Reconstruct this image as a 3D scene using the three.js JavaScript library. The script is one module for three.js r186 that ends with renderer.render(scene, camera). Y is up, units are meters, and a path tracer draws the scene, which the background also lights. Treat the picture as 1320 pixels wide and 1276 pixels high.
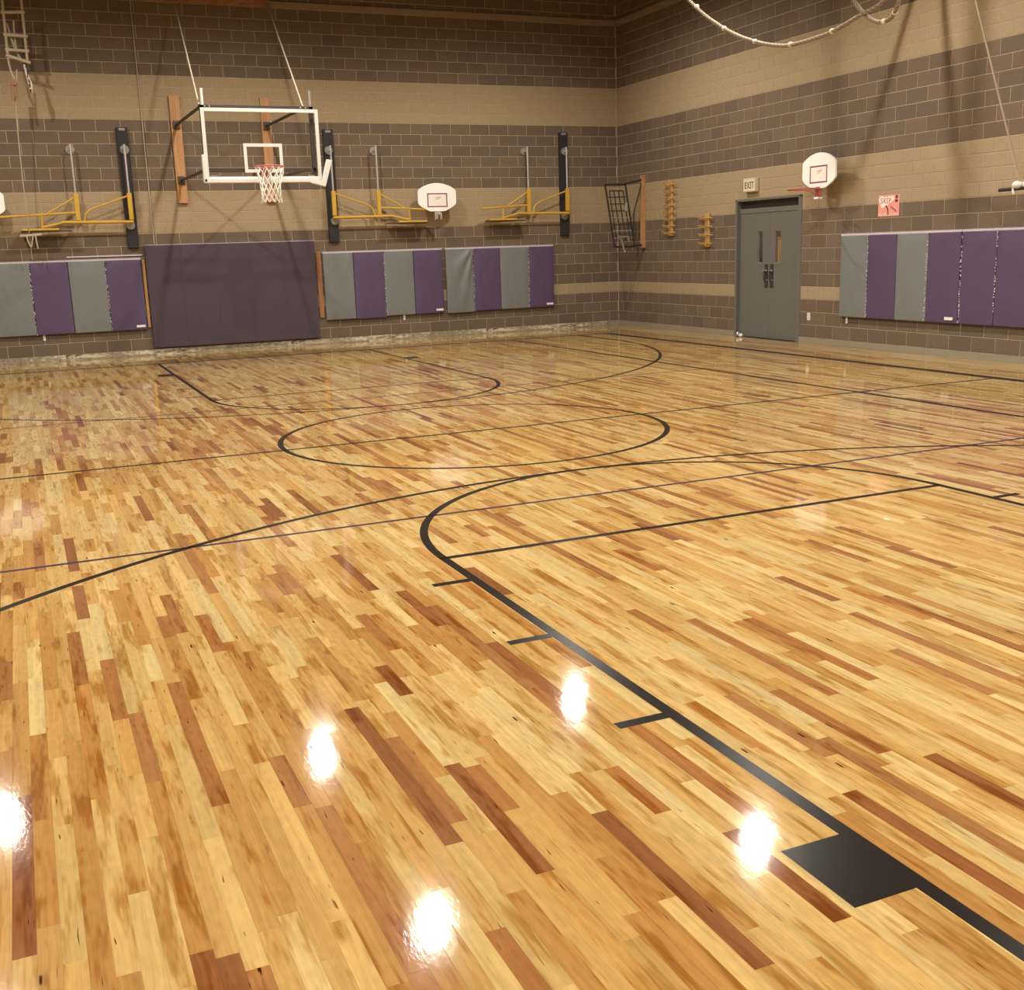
import * as THREE from 'three';
import { mergeGeometries } from 'three/addons/utils/BufferGeometryUtils.js';
import { RoundedBoxGeometry } from 'three/addons/geometries/RoundedBoxGeometry.js';

// ---------------------------------------------------------------- camera, light level
const scene = new THREE.Scene();
const camera = new THREE.PerspectiveCamera(48.132, 1320 / 1276, 0.05, 80);
camera.position.set(-11.754, 1.669, 21.090);
camera.up.set(0.116512, 0.975679, -0.185673);
camera.lookAt(-11.754 + 0.387225, 1.669 - 0.216777, 21.090 - 0.896139);
camera.updateMatrixWorld(true); camera.updateProjectionMatrix();
scene.background = new THREE.Color(0x000000);
const renderer = new THREE.WebGLRenderer();
renderer.toneMapping = THREE.LinearToneMapping;
renderer.toneMappingExposure = 1.0;
renderer.shadowMap.enabled = true;
const LAMP_COLOR = new THREE.Color(1.0, 0.925, 0.83);
const LAMP_POWER = 80;                                   // candela of each high-bay lamp
const LAMP_Y = 6.5;
const LAMP_X = [-12.84, -7.98, -3.28], LAMP_Z = [4.0, 9.42, 14.8, 20.2];

// ---------------------------------------------------------------- room measures (metres)
const ROOM_W = 15.9, ROOM_D = 22.9, CEIL = 7.4;
const LC = -7.95, ZM = 11.447, ZN = 15.447, ZF = 7.432, FT = 0.3048, IN = 0.0254;

// ---------------------------------------------------------------- helpers
let seed = 12345;
const rnd = () => { seed = (seed * 1664525 + 1013904223) >>> 0; return seed / 4294967296; };
const rr = (a, b) => a + (b - a) * rnd();
const taken = new Map();
const numbered = (n) => { const k = taken.get(n) || 0; taken.set(n, k + 1); return k ? `${n}_${String(k).padStart(3, '0')}` : n; };
function tag(o, label, category, group, kind) {
  o.userData.label = label; if (category) o.userData.category = category;
  if (group) o.userData.group = group; if (kind) o.userData.kind = kind; return o;
}
function thing(name, label, category, [x, y, z] = [0, 0, 0], turn = 0, group) {
  const o = new THREE.Group(); o.name = numbered(name); scene.add(o);
  o.position.set(x, y, z); o.rotation.y = turn; return tag(o, label, category, group);
}
function structure(name, label) {
  const o = new THREE.Group(); o.name = numbered(name); scene.add(o);
  o.userData.kind = 'structure'; if (label) o.userData.label = label; return o;
}
const flat = (g) => { const n = g.index ? g.toNonIndexed() : g; for (const k of Object.keys(n.attributes)) if (!['position', 'normal', 'uv', 'color'].includes(k)) n.deleteAttribute(k); return n; };
const merge = (list) => (list.length === 1 ? list[0] : mergeGeometries(list.map(flat)));
function part(name, geo, mat, parent, label) {
  const m = new THREE.Mesh(Array.isArray(geo) ? merge(geo) : geo, mat); m.name = name; parent.add(m);
  if (label) m.userData.label = label; return m;
}
const box = (w, h, d, x = 0, y = 0, z = 0, r = 0) => {
  const g = r ? new RoundedBoxGeometry(w, h, d, 2, r) : new THREE.BoxGeometry(w, h, d); return g.translate(x, y, z);
};
const span = (x0, x1, y0, y1, z0, z1, r = 0) => box(x1 - x0, y1 - y0, z1 - z0, (x0 + x1) / 2, (y0 + y1) / 2, (z0 + z1) / 2, r);
const V = (a) => new THREE.Vector3(...a);
function rod(a, b, r, seg = 10, r2 = r) {
  const A = V(a), B = V(b), d = B.clone().sub(A), g = new THREE.CylinderGeometry(r2, r, d.length(), seg);
  g.applyQuaternion(new THREE.Quaternion().setFromUnitVectors(new THREE.Vector3(0, 1, 0), d.normalize()));
  return g.translate((A.x + B.x) / 2, (A.y + B.y) / 2, (A.z + B.z) / 2);
}
const tube = (pts, r, n = 40, seg = 8) => new THREE.TubeGeometry(new THREE.CatmullRomCurve3(pts.map(V)), n, r, seg);
const ball = (x, y, z, r, sx = 1, sy = 1, sz = 1) => new THREE.SphereGeometry(r, 14, 10).scale(sx, sy, sz).translate(x, y, z);
const std = (color, roughness = 0.6, extra = {}) => new THREE.MeshStandardMaterial({ color, roughness, ...extra });
const lin = (r, g, b) => new THREE.Color().setRGB(r, g, b);

// value noise that wraps at the period (px, py)
const LAT = new Float32Array(65536); for (let i = 0; i < 65536; i++) LAT[i] = rnd();
const lat = (x, y, s) => LAT[((x * 73 + y * 4099 + s * 9176 + ((x * y) << 2)) & 65535)];
function noise(x, y, px, py, s = 0) {
  const xi = Math.floor(x), yi = Math.floor(y); let fx = x - xi, fy = y - yi;
  fx = fx * fx * (3 - 2 * fx); fy = fy * fy * (3 - 2 * fy);
  const x0 = ((xi % px) + px) % px, x1 = (x0 + 1) % px, y0 = ((yi % py) + py) % py, y1 = (y0 + 1) % py;
  const a = lat(x0, y0, s), b = lat(x1, y0, s), c = lat(x0, y1, s), d = lat(x1, y1, s);
  return a + (b - a) * fx + (c - a) * fy + (a - b - c + d) * fx * fy;
}
function texture(w, h, fill, srgb) {
  const data = new Uint8Array(w * h * 4);
  for (let y = 0; y < h; y++) for (let x = 0; x < w; x++) {
    const c = fill(x / w, y / h), i = (y * w + x) * 4;
    data[i] = c[0] * 255; data[i + 1] = c[1] * 255; data[i + 2] = c[2] * 255; data[i + 3] = 255;
  }
  const t = new THREE.DataTexture(data, w, h); t.wrapS = t.wrapT = THREE.RepeatWrapping;
  t.magFilter = THREE.LinearFilter; t.minFilter = THREE.LinearMipmapLinearFilter; t.generateMipmaps = true;
  if (srgb) t.colorSpace = THREE.SRGBColorSpace; t.needsUpdate = true; return t;
}
const clamp01 = (v) => Math.min(1, Math.max(0, v));
const smooth = (a, b, v) => { const t = clamp01((v - a) / (b - a)); return t * t * (3 - 2 * t); };

// ---------------------------------------------------------------- materials
// wood grain: u runs 2.4 m along a plank, v 0.6 m across; tints around white
const grainMap = texture(2048, 1024, (u, v) => {
  const warp = noise(u * 14, v * 10, 14, 10, 1) * 0.02 + noise(u * 40, v * 30, 40, 30, 9) * 0.004;
  const vv = v + warp;
  const fibre = noise(u * 18, vv * 260, 18, 260, 2) * 0.6 + noise(u * 60, vv * 500, 60, 500, 3) * 0.4;
  const band = noise(u * 5, vv * 60, 5, 60, 4);
  const cloud = noise(u * 6, v * 14, 6, 14, 5) * 0.5 + noise(u * 17, v * 30, 17, 30, 6) * 0.3 + noise(u * 44, v * 90, 44, 90, 12) * 0.2;
  const fig = noise(u * 70, v * 40, 70, 40, 11);
  const stain = smooth(0.48, 0.78, cloud);
  const ring = Math.abs(((vv * 26 + noise(u * 4, v * 6, 4, 6, 13) * 7) % 1) - 0.5) * 2;
  const streak = smooth(0.90, 0.97, noise(u * 26, vv * 110, 26, 110, 7)) * smooth(0.60, 0.82, noise(u * 12, v * 20, 12, 20, 8));
  const l = 1.0 - 0.09 * (1 - fibre) - 0.08 * (1 - band) - 0.05 * fig - 0.06 * ring * stain;
  const s = stain;
  let r = l * (1 - 0.13 * s), g = l * (1 - 0.23 * s), b = l * (1 - 0.36 * s);
  r *= 1 - 0.6 * streak; g *= 1 - 0.68 * streak; b *= 1 - 0.72 * streak;
  return [clamp01(r), clamp01(g), clamp01(b)];
}, true);
const finishBump = texture(1024, 1024, (u, v) => {
  const f = noise(u * 10, v * 8, 10, 8, 21) * 0.35 + noise(u * 90, v * 60, 90, 60, 24) * 0.10 + noise(u * 240, v * 130, 240, 130, 22) * 0.06 + noise(u * 340, v * 330, 340, 330, 23) * 0.03;
  return [f, f, f];
});
const plankMat = new THREE.MeshPhysicalMaterial({ color: 0xffffff, vertexColors: true, map: grainMap, bumpMap: finishBump, bumpScale: 0.0005, roughness: 0.06, specularIntensity: 1, ior: 1.5 });
const linePaint = (c) => new THREE.MeshPhysicalMaterial({ color: c, roughness: 0.25, specularIntensity: 0.12 });
const M = {};
M.lineBlack = linePaint(lin(0.016, 0.012, 0.009));
M.linePurple = linePaint(lin(0.045, 0.025, 0.045));
M.subfloor = std(lin(0.10, 0.05, 0.025), 0.9);
const blockTex = texture(1024, 512, (u, v) => {
  const n = noise(u * 190, v * 95, 190, 95, 31) * 0.45 + noise(u * 420, v * 210, 420, 210, 32) * 0.35 + noise(u * 24, v * 12, 24, 12, 33) * 0.2;
  const pit = smooth(0.86, 0.93, noise(u * 150, v * 75, 150, 75, 34));
  const l = 0.82 + 0.18 * n - 0.18 * pit; return [l, l, l];
}, true);
const blockBump = texture(512, 256, (u, v) => {
  const n = noise(u * 130, v * 65, 130, 65, 35) * 0.6 + noise(u * 60, v * 30, 60, 30, 36) * 0.4;
  return [n, n, n];
});
M.block = new THREE.MeshStandardMaterial({ color: 0xffffff, vertexColors: true, map: blockTex, bumpMap: blockBump, bumpScale: 0.0015, roughness: 0.88 });
M.mortar = std(lin(0.44, 0.345, 0.235), 0.95);
M.plainWall = std(lin(0.21, 0.155, 0.105), 0.9);
M.ceiling = std(lin(0.085, 0.062, 0.05), 0.95);
M.trimTop = std(lin(0.28, 0.21, 0.16), 0.8);
M.wallTrim = std(lin(0.38, 0.33, 0.24), 0.6);
M.baseGrey = new THREE.MeshStandardMaterial({ color: lin(0.34, 0.295, 0.21), roughness: 0.55, map: blockTex });
M.baseStained = new THREE.MeshStandardMaterial({ roughness: 0.6, color: lin(1.0, 1.0, 1.0), map: texture(1024, 128, (u, v) => {
  const a = noise(u * 9, v * 2, 9, 2, 41) * 0.6 + noise(u * 60, v * 5, 60, 5, 42) * 0.4;
  const chip = smooth(0.80, 0.88, noise(u * 70, v * 5, 70, 5, 43)) * smooth(0.60, 0.75, noise(u * 8, v * 1, 8, 1, 44));
  const pale = smooth(0.30, 0.62, a);
  const c = [0.57 + 0.23 * pale, 0.53 + 0.24 * pale, 0.43 + 0.24 * pale];
  const run = smooth(0.62, 0.85, noise(u * 120, v * 2, 120, 2, 45)) * 0.14;
  return c.map((x) => clamp01(x * (1 - run) * (1 - 0.7 * chip)));
}, true) });
M.purple = std(lin(0.090, 0.060, 0.122), 0.5); M.purple.name = 'purple vinyl';
M.padPurple = std(lin(0.060, 0.040, 0.058), 0.6);
M.greyVinyl = std(lin(0.178, 0.186, 0.182), 0.5);
const vinylBump = texture(512, 512, (u, v) => { const n = noise(u * 7, v * 9, 7, 9, 51) * 0.8 + noise(u * 120, v * 120, 120, 120, 52) * 0.06; return [n, n, n]; });
for (const m of [M.purple, M.greyVinyl, M.padPurple]) { m.bumpMap = vinylBump; m.bumpScale = 0.006; }
M.velcro = std(lin(0.55, 0.50, 0.55), 0.9);
M.whiteTag = std(lin(0.80, 0.76, 0.76), 0.6);
M.white = std(lin(0.93, 0.92, 0.88), 0.4);
M.padWhite = std(lin(0.70, 0.685, 0.63), 0.6);
M.borderWhite = std(lin(0.66, 0.65, 0.60), 0.5);
M.black = std(lin(0.022, 0.017, 0.018), 0.55);
M.blackPad = std(lin(0.020, 0.015, 0.016), 0.7);
M.steelDark = std(lin(0.06, 0.05, 0.045), 0.5, { metalness: 0.3 });
M.chrome = std(lin(0.72, 0.70, 0.67), 0.35, { metalness: 0.75 });
M.disc = std(lin(0.30, 0.285, 0.265), 0.5, { metalness: 0.4 });
M.yellow = std(lin(0.56, 0.33, 0.035), 0.5);
M.red = std(lin(0.45, 0.13, 0.095), 0.5);
M.redPrint = std(lin(0.27, 0.05, 0.09), 0.6);
M.cord = std(lin(0.44, 0.37, 0.27), 0.9);
M.rope = std(lin(0.46, 0.38, 0.27), 0.95);
M.ropeKnot = std(lin(0.66, 0.60, 0.49), 0.9);
M.net = std(lin(0.85, 0.82, 0.72), 0.9);
const woodTex = texture(256, 1024, (u, v) => {
  const w = u + noise(u * 4, v * 6, 4, 6, 61) * 0.05;
  const n = noise(w * 60, v * 10, 60, 10, 62) * 0.5 + noise(w * 14, v * 4, 14, 4, 63) * 0.5;
  return [clamp01(0.74 + 0.26 * n), clamp01(0.68 + 0.32 * n), clamp01(0.6 + 0.4 * n)];
}, true);
M.wood = std(lin(0.62, 0.34, 0.155), 0.6, { map: woodTex });
M.woodPale = std(lin(0.66, 0.43, 0.17), 0.6, { map: woodTex });
M.woodRed = std(lin(0.42, 0.20, 0.09), 0.6, { map: woodTex });
M.doorGrey = std(lin(0.140, 0.134, 0.118), 0.5);
M.doorDark = std(lin(0.055, 0.044, 0.04), 0.6);
M.glass = new THREE.MeshPhysicalMaterial({ color: 0xffffff, transmission: 1, thickness: 0, roughness: 0.02, ior: 1.5 });
M.cream = std(lin(0.60, 0.54, 0.38), 0.5);
M.plastic = std(lin(0.75, 0.72, 0.65), 0.5);
M.lampMetal = std(lin(0.35, 0.35, 0.34), 0.4, { metalness: 0.7 });
M.lampGlow = new THREE.MeshStandardMaterial({ color: 0xffffff, emissive: LAMP_COLOR, emissiveIntensity: 50, roughness: 0.6 });

// ---------------------------------------------------------------- floor: planks, then painted court lines
const floor = structure('floor');
part('subfloor', span(-ROOM_W, 0, -0.12, -0.0205, 0, ROOM_D), M.subfloor, floor);
const PLANK = 0.05715, tones = [
  [[0.700, 0.500, 0.205], 27], [[0.640, 0.420, 0.148], 30], [[0.585, 0.348, 0.110], 22],
  [[0.505, 0.262, 0.076], 12], [[0.400, 0.178, 0.058], 8], [[0.300, 0.120, 0.042], 3]];
const toneSum = tones.reduce((a, t) => a + t[1], 0);
function pickTone(x, z) {                                  // boards came in bundles: some stretches are browner
  const bundle = noise(x * 0.55 + 20, z * 0.4 + 7, 256, 256, 81) + 0.6 * smooth(-9.6, -11.0, x) * smooth(15.6, 17.2, z);
  let k = Math.pow(rnd(), 1.35 - 0.75 * bundle) * toneSum;
  for (const [c, w] of tones) { k -= w; if (k <= 0) { const m = rr(0.93, 1.07), h = rr(0.94, 1.05); return [c[0] * m, c[1] * m * h, c[2] * m * h * h]; } }
  return tones[0][0];
}
const frustum = new THREE.Frustum().setFromProjectionMatrix(new THREE.Matrix4().multiplyMatrices(camera.projectionMatrix, camera.matrixWorldInverse));
const inView = (x, y, z) => frustum.containsPoint(new THREE.Vector3(x, y, z));
function paint(g, c) {
  const n = g.attributes.position.count, a = new Float32Array(n * 3);
  for (let i = 0; i < n; i++) { a[3 * i] = c[0]; a[3 * i + 1] = c[1]; a[3 * i + 2] = c[2]; }
  g.setAttribute('color', new THREE.BufferAttribute(a, 3)); return g;
}
function plankGeometry(p) {                               // a board with its own slight lean and chamfered long edges
  const { x, z0, z1, tilt, rise, ou, ov } = p, w = PLANK - 0.0003, c = 0.00002, L = z1 - z0 - 0.0003;
  const pr = [[-w / 2, -0.019], [-w / 2, -c * 0.8], [-w / 2 + c, 0], [w / 2 - c, 0], [w / 2, -c * 0.8], [w / 2, -0.019]].map(([a, b]) => [a, b + a * tilt]);
  const pos = [], uv = [], nor = [];
  const quad = (A, B, C, D) => {
    const n = new THREE.Vector3().crossVectors(V(B).sub(V(A)), V(D).sub(V(A))).normalize();
    for (const q of [A, B, C, A, C, D]) { pos.push(...q); nor.push(n.x, n.y, n.z); uv.push(ou + q[2] / 2.4, ov + q[0] / 0.6); }
  };
  for (let i = 0; i < 5; i++) { const [a, b] = pr[i], [d, e] = pr[i + 1]; quad([a, b, L], [d, e, L], [d, e, 0], [a, b, 0]); }
  quad([pr[0][0], pr[0][1], L], [pr[5][0], pr[5][1], L], [pr[3][0], pr[3][1], L], [pr[2][0], pr[2][1], L]);
  quad([pr[5][0], pr[5][1], 0], [pr[0][0], pr[0][1], 0], [pr[2][0], pr[2][1], 0], [pr[3][0], pr[3][1], 0]);
  const g = new THREE.BufferGeometry();
  g.setAttribute('position', new THREE.Float32BufferAttribute(pos, 3)); g.setAttribute('normal', new THREE.Float32BufferAttribute(nor, 3));
  g.setAttribute('uv', new THREE.Float32BufferAttribute(uv, 2)); paint(g, p.tone);
  return g;
}
const planks = [];
for (let i = 0; i * PLANK < ROOM_W; i++) {
  const x = -ROOM_W + (i + 0.5) * PLANK; if (x > -PLANK / 2) break;
  let z = -rr(0, 0.9);
  while (z < ROOM_D) {
    const L = rnd() < 0.25 ? rr(0.28, 0.45) : rr(0.45, 1.15), z0 = Math.max(0, z), z1 = Math.min(ROOM_D, z + L);
    if (z1 - z0 > 0.04) planks.push({ x, z0, z1, tilt: rr(-0.0022, 0.0022), rise: -rr(0.0001, 0.00022), ou: rnd(), ov: rnd(), tone: pickTone(x, (z0 + z1) / 2) });
    z += L;
  }
}
for (const p of planks) { const zc = (p.z0 + p.z1) / 2; p.near = inView(p.x, 0, zc) || inView(p.x, 0, p.z0) ? Math.hypot(p.x - camera.position.x, zc - camera.position.z) : 1e9; }
planks.sort((a, b) => a.near - b.near);
const restPlanks = [];
planks.forEach((p, i) => {
  const g = plankGeometry(p);
  if (i < 300) { const m = part('plank', g, plankMat, floor); m.position.set(p.x, p.rise, p.z0); }
  else restPlanks.push(g.translate(p.x, p.rise, p.z0));
});
part('plank_field', restPlanks, plankMat, floor, 'strip maple flooring beyond the nearest boards').userData.kind = 'stuff';

// court paint: thin flat films laid on the boards
const Y0 = -0.0001, Y1 = 0.00035;
const strip = (x0, x1, z0, z1) => span(x0, x1, Y0, Y1, z0, z1);
function arc(cx, cz, ro, ri, a0, a1, n = 96) {
  const s = new THREE.Shape(), P = (r, a) => [cx + r * Math.cos(a), -(cz + r * Math.sin(a))];
  for (let i = 0; i <= n; i++) { const q = P(ro, a0 + (a1 - a0) * i / n); i ? s.lineTo(...q) : s.moveTo(...q); }
  for (let i = n; i >= 0; i--) s.lineTo(...P(ri, a0 + (a1 - a0) * i / n));
  return new THREE.ExtrudeGeometry(s, { depth: Y1 - Y0, bevelEnabled: false }).rotateX(-Math.PI / 2).translate(0, Y0, 0);
}
const LW = 2 * IN, PI = Math.PI, R3 = 19.75 * FT, BASE_F = 1.93, BASE_N = 21.05;
const court = (name, geo, mat = M.lineBlack, label) => part(name, geo, mat, floor, label);
for (const side of [-1, 1]) {
  court('sideline', strip(LC + side * 6.62 - 0.075, LC + side * 6.62 + 0.075, BASE_F - 0.1, BASE_N), M.lineBlack);
  court('volleyball_line', strip(LC + side * 4.57 - 0.035, LC + side * 4.57 + 0.035, BASE_F, BASE_N), M.lineBlack);
}
court('baseline', strip(LC - 6.6, LC + 6.6, BASE_F - 0.1, BASE_F));
court('centre_line', strip(LC - 6.6, LC + 6.6, ZM - LW / 2, ZM + LW / 2));
court('attack_line', strip(LC - 4.57, LC + 4.57, ZM + 3.03 - 0.019, ZM + 3.03 + 0.019), M.linePurple, 'dark purple volleyball attack line');
court('attack_line', strip(LC - 4.57, LC + 4.57, ZM - 3.05 - 0.019, ZM - 3.05 + 0.019), M.linePurple, 'dark purple volleyball attack line');
court('centre_circle', arc(LC, ZM, 6 * FT, 6 * FT - LW, 0, 2 * PI, 160));
function key(ft, dir, end) {                               // dir +1: the baseline lies towards +z
  const zr = (d) => ft + dir * d, seg = (a, b) => [Math.min(zr(a), zr(b)), Math.max(zr(a), zr(b))];
  for (const s of [-1, 1]) {
    const xo = LC + s * 6 * FT, xi = xo - s * LW;
    court('lane_line', strip(Math.min(xo, xi), Math.max(xo, xi), ...seg(0, Math.abs(end - ft))));
    const bx = [xo, xo + s * 8 * IN].sort((a, b) => a - b);
    court('lane_block', strip(...bx, ...seg(11 * FT, 12 * FT)));
    for (const d of [8 * FT, 5 * FT - 2 * IN, 2 * FT - 4 * IN]) court('lane_mark', strip(...bx, ...seg(d - LW, d)));
  }
  court('free_throw_line', strip(LC - 6 * FT, LC + 6 * FT, ...seg(0, LW)));
  court('free_throw_circle', arc(LC, ft, 6 * FT, 6 * FT - LW, dir > 0 ? PI : 0, dir > 0 ? 2 * PI : PI));
  const hz = ft + dir * (19 - 5.25) * FT;
  court('three_point_arc', arc(LC, hz, R3, R3 - LW, dir > 0 ? PI : 0, dir > 0 ? 2 * PI : PI, 160));
  for (const s of [-1, 1]) court('three_point_side', strip(LC + s * (R3 - LW / 2) - 0.04, LC + s * (R3 - LW / 2) + 0.04, Math.min(hz, end), Math.max(hz, end)));
}
key(ZN, 1, BASE_N); key(ZF, -1, BASE_F);

// ---------------------------------------------------------------- block walls
const rows = [];                                           // [y0, y1, tan?, parity]
{
  let k = 0; const add = (y0, y1, n, t) => { for (let i = 0; i < n; i++) rows.push([y0 + (y1 - y0) * i / n, y0 + (y1 - y0) * (i + 1) / n, t, k++ % 2]); };
  add(-0.1016, 0.1016, 1, 0); add(0.1016, 0.7112, 3, 0); add(0.7112, 0.9144, 1, 1); add(0.9144, 2.139, 6, 0); add(2.139, 2.863, 4, 1);
  add(2.863, 4.0665, 6, 0); add(4.0665, 4.802, 4, 1); add(4.802, 7.402, 13, 0);
}
const JOINT = 0.0095, BLK = 0.4064, PROUD = 0.005;
function blockGeometry(w, h, c, d = 0.02) {                // face towards +z at z = 0, chamfered rim
  const b = 0.0035, a = [[-w / 2, -h / 2], [w / 2, -h / 2], [w / 2, h / 2], [-w / 2, h / 2]];
  const f = a.map(([x, y]) => [x - Math.sign(x) * b, y - Math.sign(y) * b, 0]), m = a.map(([x, y]) => [x, y, -b * 0.8]), k = a.map(([x, y]) => [x, y, -d]);
  const pos = [], nor = [], uv = [], ou = rnd(), ov = rnd();
  const quad = (A, B, C, D) => { const n = new THREE.Vector3().crossVectors(V(B).sub(V(A)), V(D).sub(V(A))).normalize(); for (const q of [A, B, C, A, C, D]) { pos.push(...q); nor.push(n.x, n.y, n.z); uv.push(ou + q[0] / 0.8, ov + (q[1] + q[2]) / 0.4); } };
  quad(...f); for (let i = 0; i < 4; i++) { const j = (i + 1) % 4; quad(m[i], m[j], f[j], f[i]); quad(k[i], k[j], m[j], m[i]); }
  const g = new THREE.BufferGeometry();
  g.setAttribute('position', new THREE.Float32BufferAttribute(pos, 3)); g.setAttribute('normal', new THREE.Float32BufferAttribute(nor, 3));
  g.setAttribute('uv', new THREE.Float32BufferAttribute(uv, 2)); return paint(g, c);
}
function blockWall(wall, len, joint0, parity0, opening, place) {
  const list = [];                                         // local x along the wall 0..len
  for (const [y0, y1, t, par] of rows) {
    const off = joint0 + (par === parity0 ? 0 : BLK / 2);
    let start = off - Math.ceil(off / BLK) * BLK;
    for (let a = start; a < len; a += BLK) {
      let s = [[Math.max(0, a), Math.min(len, a + BLK), Math.max(0.0, y0), Math.min(CEIL, y1)]];
      if (opening) {
        const [o0, o1, top] = opening;
        s = s.flatMap(([p, q, b, c]) => {
          if (b >= top || q <= o0 || p >= o1) return [[p, q, b, c]];
          const out = []; if (p < o0) out.push([p, o0, b, c]); if (q > o1) out.push([o1, q, b, c]);
          if (c > top) out.push([Math.max(p, o0), Math.min(q, o1), top, c]); return out;
        });
      }
      for (const [p, q, b, c] of s) if (q - p > 0.03 && c - b > 0.03) list.push({ x: (p + q) / 2, y: (b + c) / 2, w: q - p - JOINT, h: c - b - JOINT, t });
    }
  }
  for (const b of list) { const P = place(b.x, b.y); b.size = inView(...P) ? b.w * b.h / camera.position.distanceToSquared(V(P)) : 0; }
  list.sort((a, b) => b.size - a.size);
  const rest = [];
  list.forEach((b, i) => {
    const m = rr(0.88, 1.12), u = rr(-1, 1);
    const c = b.t ? [0.43 * (0.97 + 0.03 * m), 0.325 * (0.97 + 0.03 * m), 0.195 * (0.97 + 0.04 * u)] : [0.178 * m * (1 + 0.04 * u), 0.128 * m, 0.084 * m * (1 - 0.06 * u)];
    const g = blockGeometry(b.w, b.h, c);
    if (i < 300) { const o = part('block', g, M.block, wall); o.position.set(b.x, b.y, PROUD); }
    else rest.push(g.translate(b.x, b.y, PROUD));
  });
  part('block_courses', rest, M.block, wall, 'painted concrete blocks in running bond').userData.kind = 'stuff';
}
// back wall: local x = world x + ROOM_W ; right wall: local x = world z
const wallBack = structure('wall_back'); wallBack.position.set(-ROOM_W, 0, 0);
part('mortar', span(-0.3, ROOM_W + 0.3, -0.12, CEIL + 0.2, -0.25, 0), M.mortar, wallBack);
blockWall(wallBack, ROOM_W, (ROOM_W - 5.5146) % BLK, 1, null, (x, y) => [x - ROOM_W, y, 0]);
const wallRight = structure('wall_right'); wallRight.rotation.y = -PI / 2;
const DOOR = [4.25, 6.09, 2.37];
part('mortar', [span(0, DOOR[0], -0.12, CEIL + 0.2, -0.25, 0), span(DOOR[1], ROOM_D, -0.12, CEIL + 0.2, -0.25, 0), span(DOOR[0], DOOR[1], DOOR[2], CEIL + 0.2, -0.25, 0)], M.mortar, wallRight);
blockWall(wallRight, ROOM_D, 6.703 % BLK, 0, DOOR, (x, y) => [0, y, x]);
const wallLeft = structure('wall_left'); part('plaster', span(-ROOM_W - 0.25, -ROOM_W, -0.12, CEIL + 0.2, 0, ROOM_D), M.plainWall, wallLeft);
const wallFront = structure('wall_front'); part('plaster', span(-ROOM_W - 0.25, 0.25, -0.12, CEIL + 0.2, ROOM_D, ROOM_D + 0.25), M.plainWall, wallFront);
const ceiling = structure('ceiling'); part('deck', span(-ROOM_W, 0, CEIL + 0.001, CEIL + 0.2, 0, ROOM_D), M.ceiling, ceiling);
// baseboards and the pale rail near the top of the walls
const bb = structure('baseboard_back');
{ const g = span(-ROOM_W, -0.014, 0.0006, 0.102, PROUD, 0.016, 0); const uv = g.attributes.uv, p = g.attributes.position; for (let i = 0; i < p.count; i++) uv.setXY(i, p.getX(i) / 4.0, p.getY(i) / 0.11); part('base_strip', g, M.baseStained, bb); }
const br = structure('baseboard_right');
for (const [a, b] of [[0.016, DOOR[0] - 0.0], [DOOR[1] + 0.0, ROOM_D]]) part('base_strip', span(-0.014, -PROUD, 0.0006, 0.102, a, b), M.baseGrey, br);
const t1 = structure('trim_1'); part('rail', span(-ROOM_W, -0.03, 6.01, 6.115, PROUD, 0.03, 0.006), M.trimTop, t1);
const t2 = structure('trim_2'); part('rail', span(-0.03, -PROUD, 6.01, 6.115, 0.03, ROOM_D, 0.006), M.trimTop, t2);
const t3 = structure('trim_3'); part('corner_joint', rod([-0.012, 0.1, 0.012], [-0.012, 6.0, 0.012], 0.007), M.wallTrim, t3);

// ---------------------------------------------------------------- lamps: high-bay fittings under the ceiling
const lampProfile = [[0.08, 0.30], [0.10, 0.28], [0.12, 0.20], [0.15, 0.07], [0.18, 0.0], [0.172, 0.0], [0.142, 0.07], [0.11, 0.20], [0.07, 0.275]].map(([a, b]) => new THREE.Vector2(a, b));
for (const z of LAMP_Z) for (const x of LAMP_X) {
  const o = thing('ceiling_lamp', 'round metal high-bay lamp hanging from the dark ceiling', 'lamp', [x, LAMP_Y, z === 9.42 ? z + (x + 7.98) * 0.035 : z], 0, 'high-bay lamps in rows under the ceiling');
  part('reflector', new THREE.LatheGeometry(lampProfile, 32), M.lampMetal, o);
  part('housing', [new THREE.CylinderGeometry(0.08, 0.11, 0.28, 20).translate(0, 0.42, 0), rod([0, 0.55, 0], [0, CEIL - LAMP_Y, 0], 0.012)], M.lampMetal, o);
  part('lens', new THREE.CylinderGeometry(0.168, 0.168, 0.012, 32).translate(0, 0.012, 0), M.lampGlow, o);
  const s = new THREE.SpotLight(LAMP_COLOR, LAMP_POWER, 0, 1.45, 0.42, 2);
  s.position.set(0, -0.012, 0); s.target.position.set(0, -6, 0); s.castShadow = true; s.shadow.radius = 5; o.add(s); o.add(s.target);
}

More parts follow.
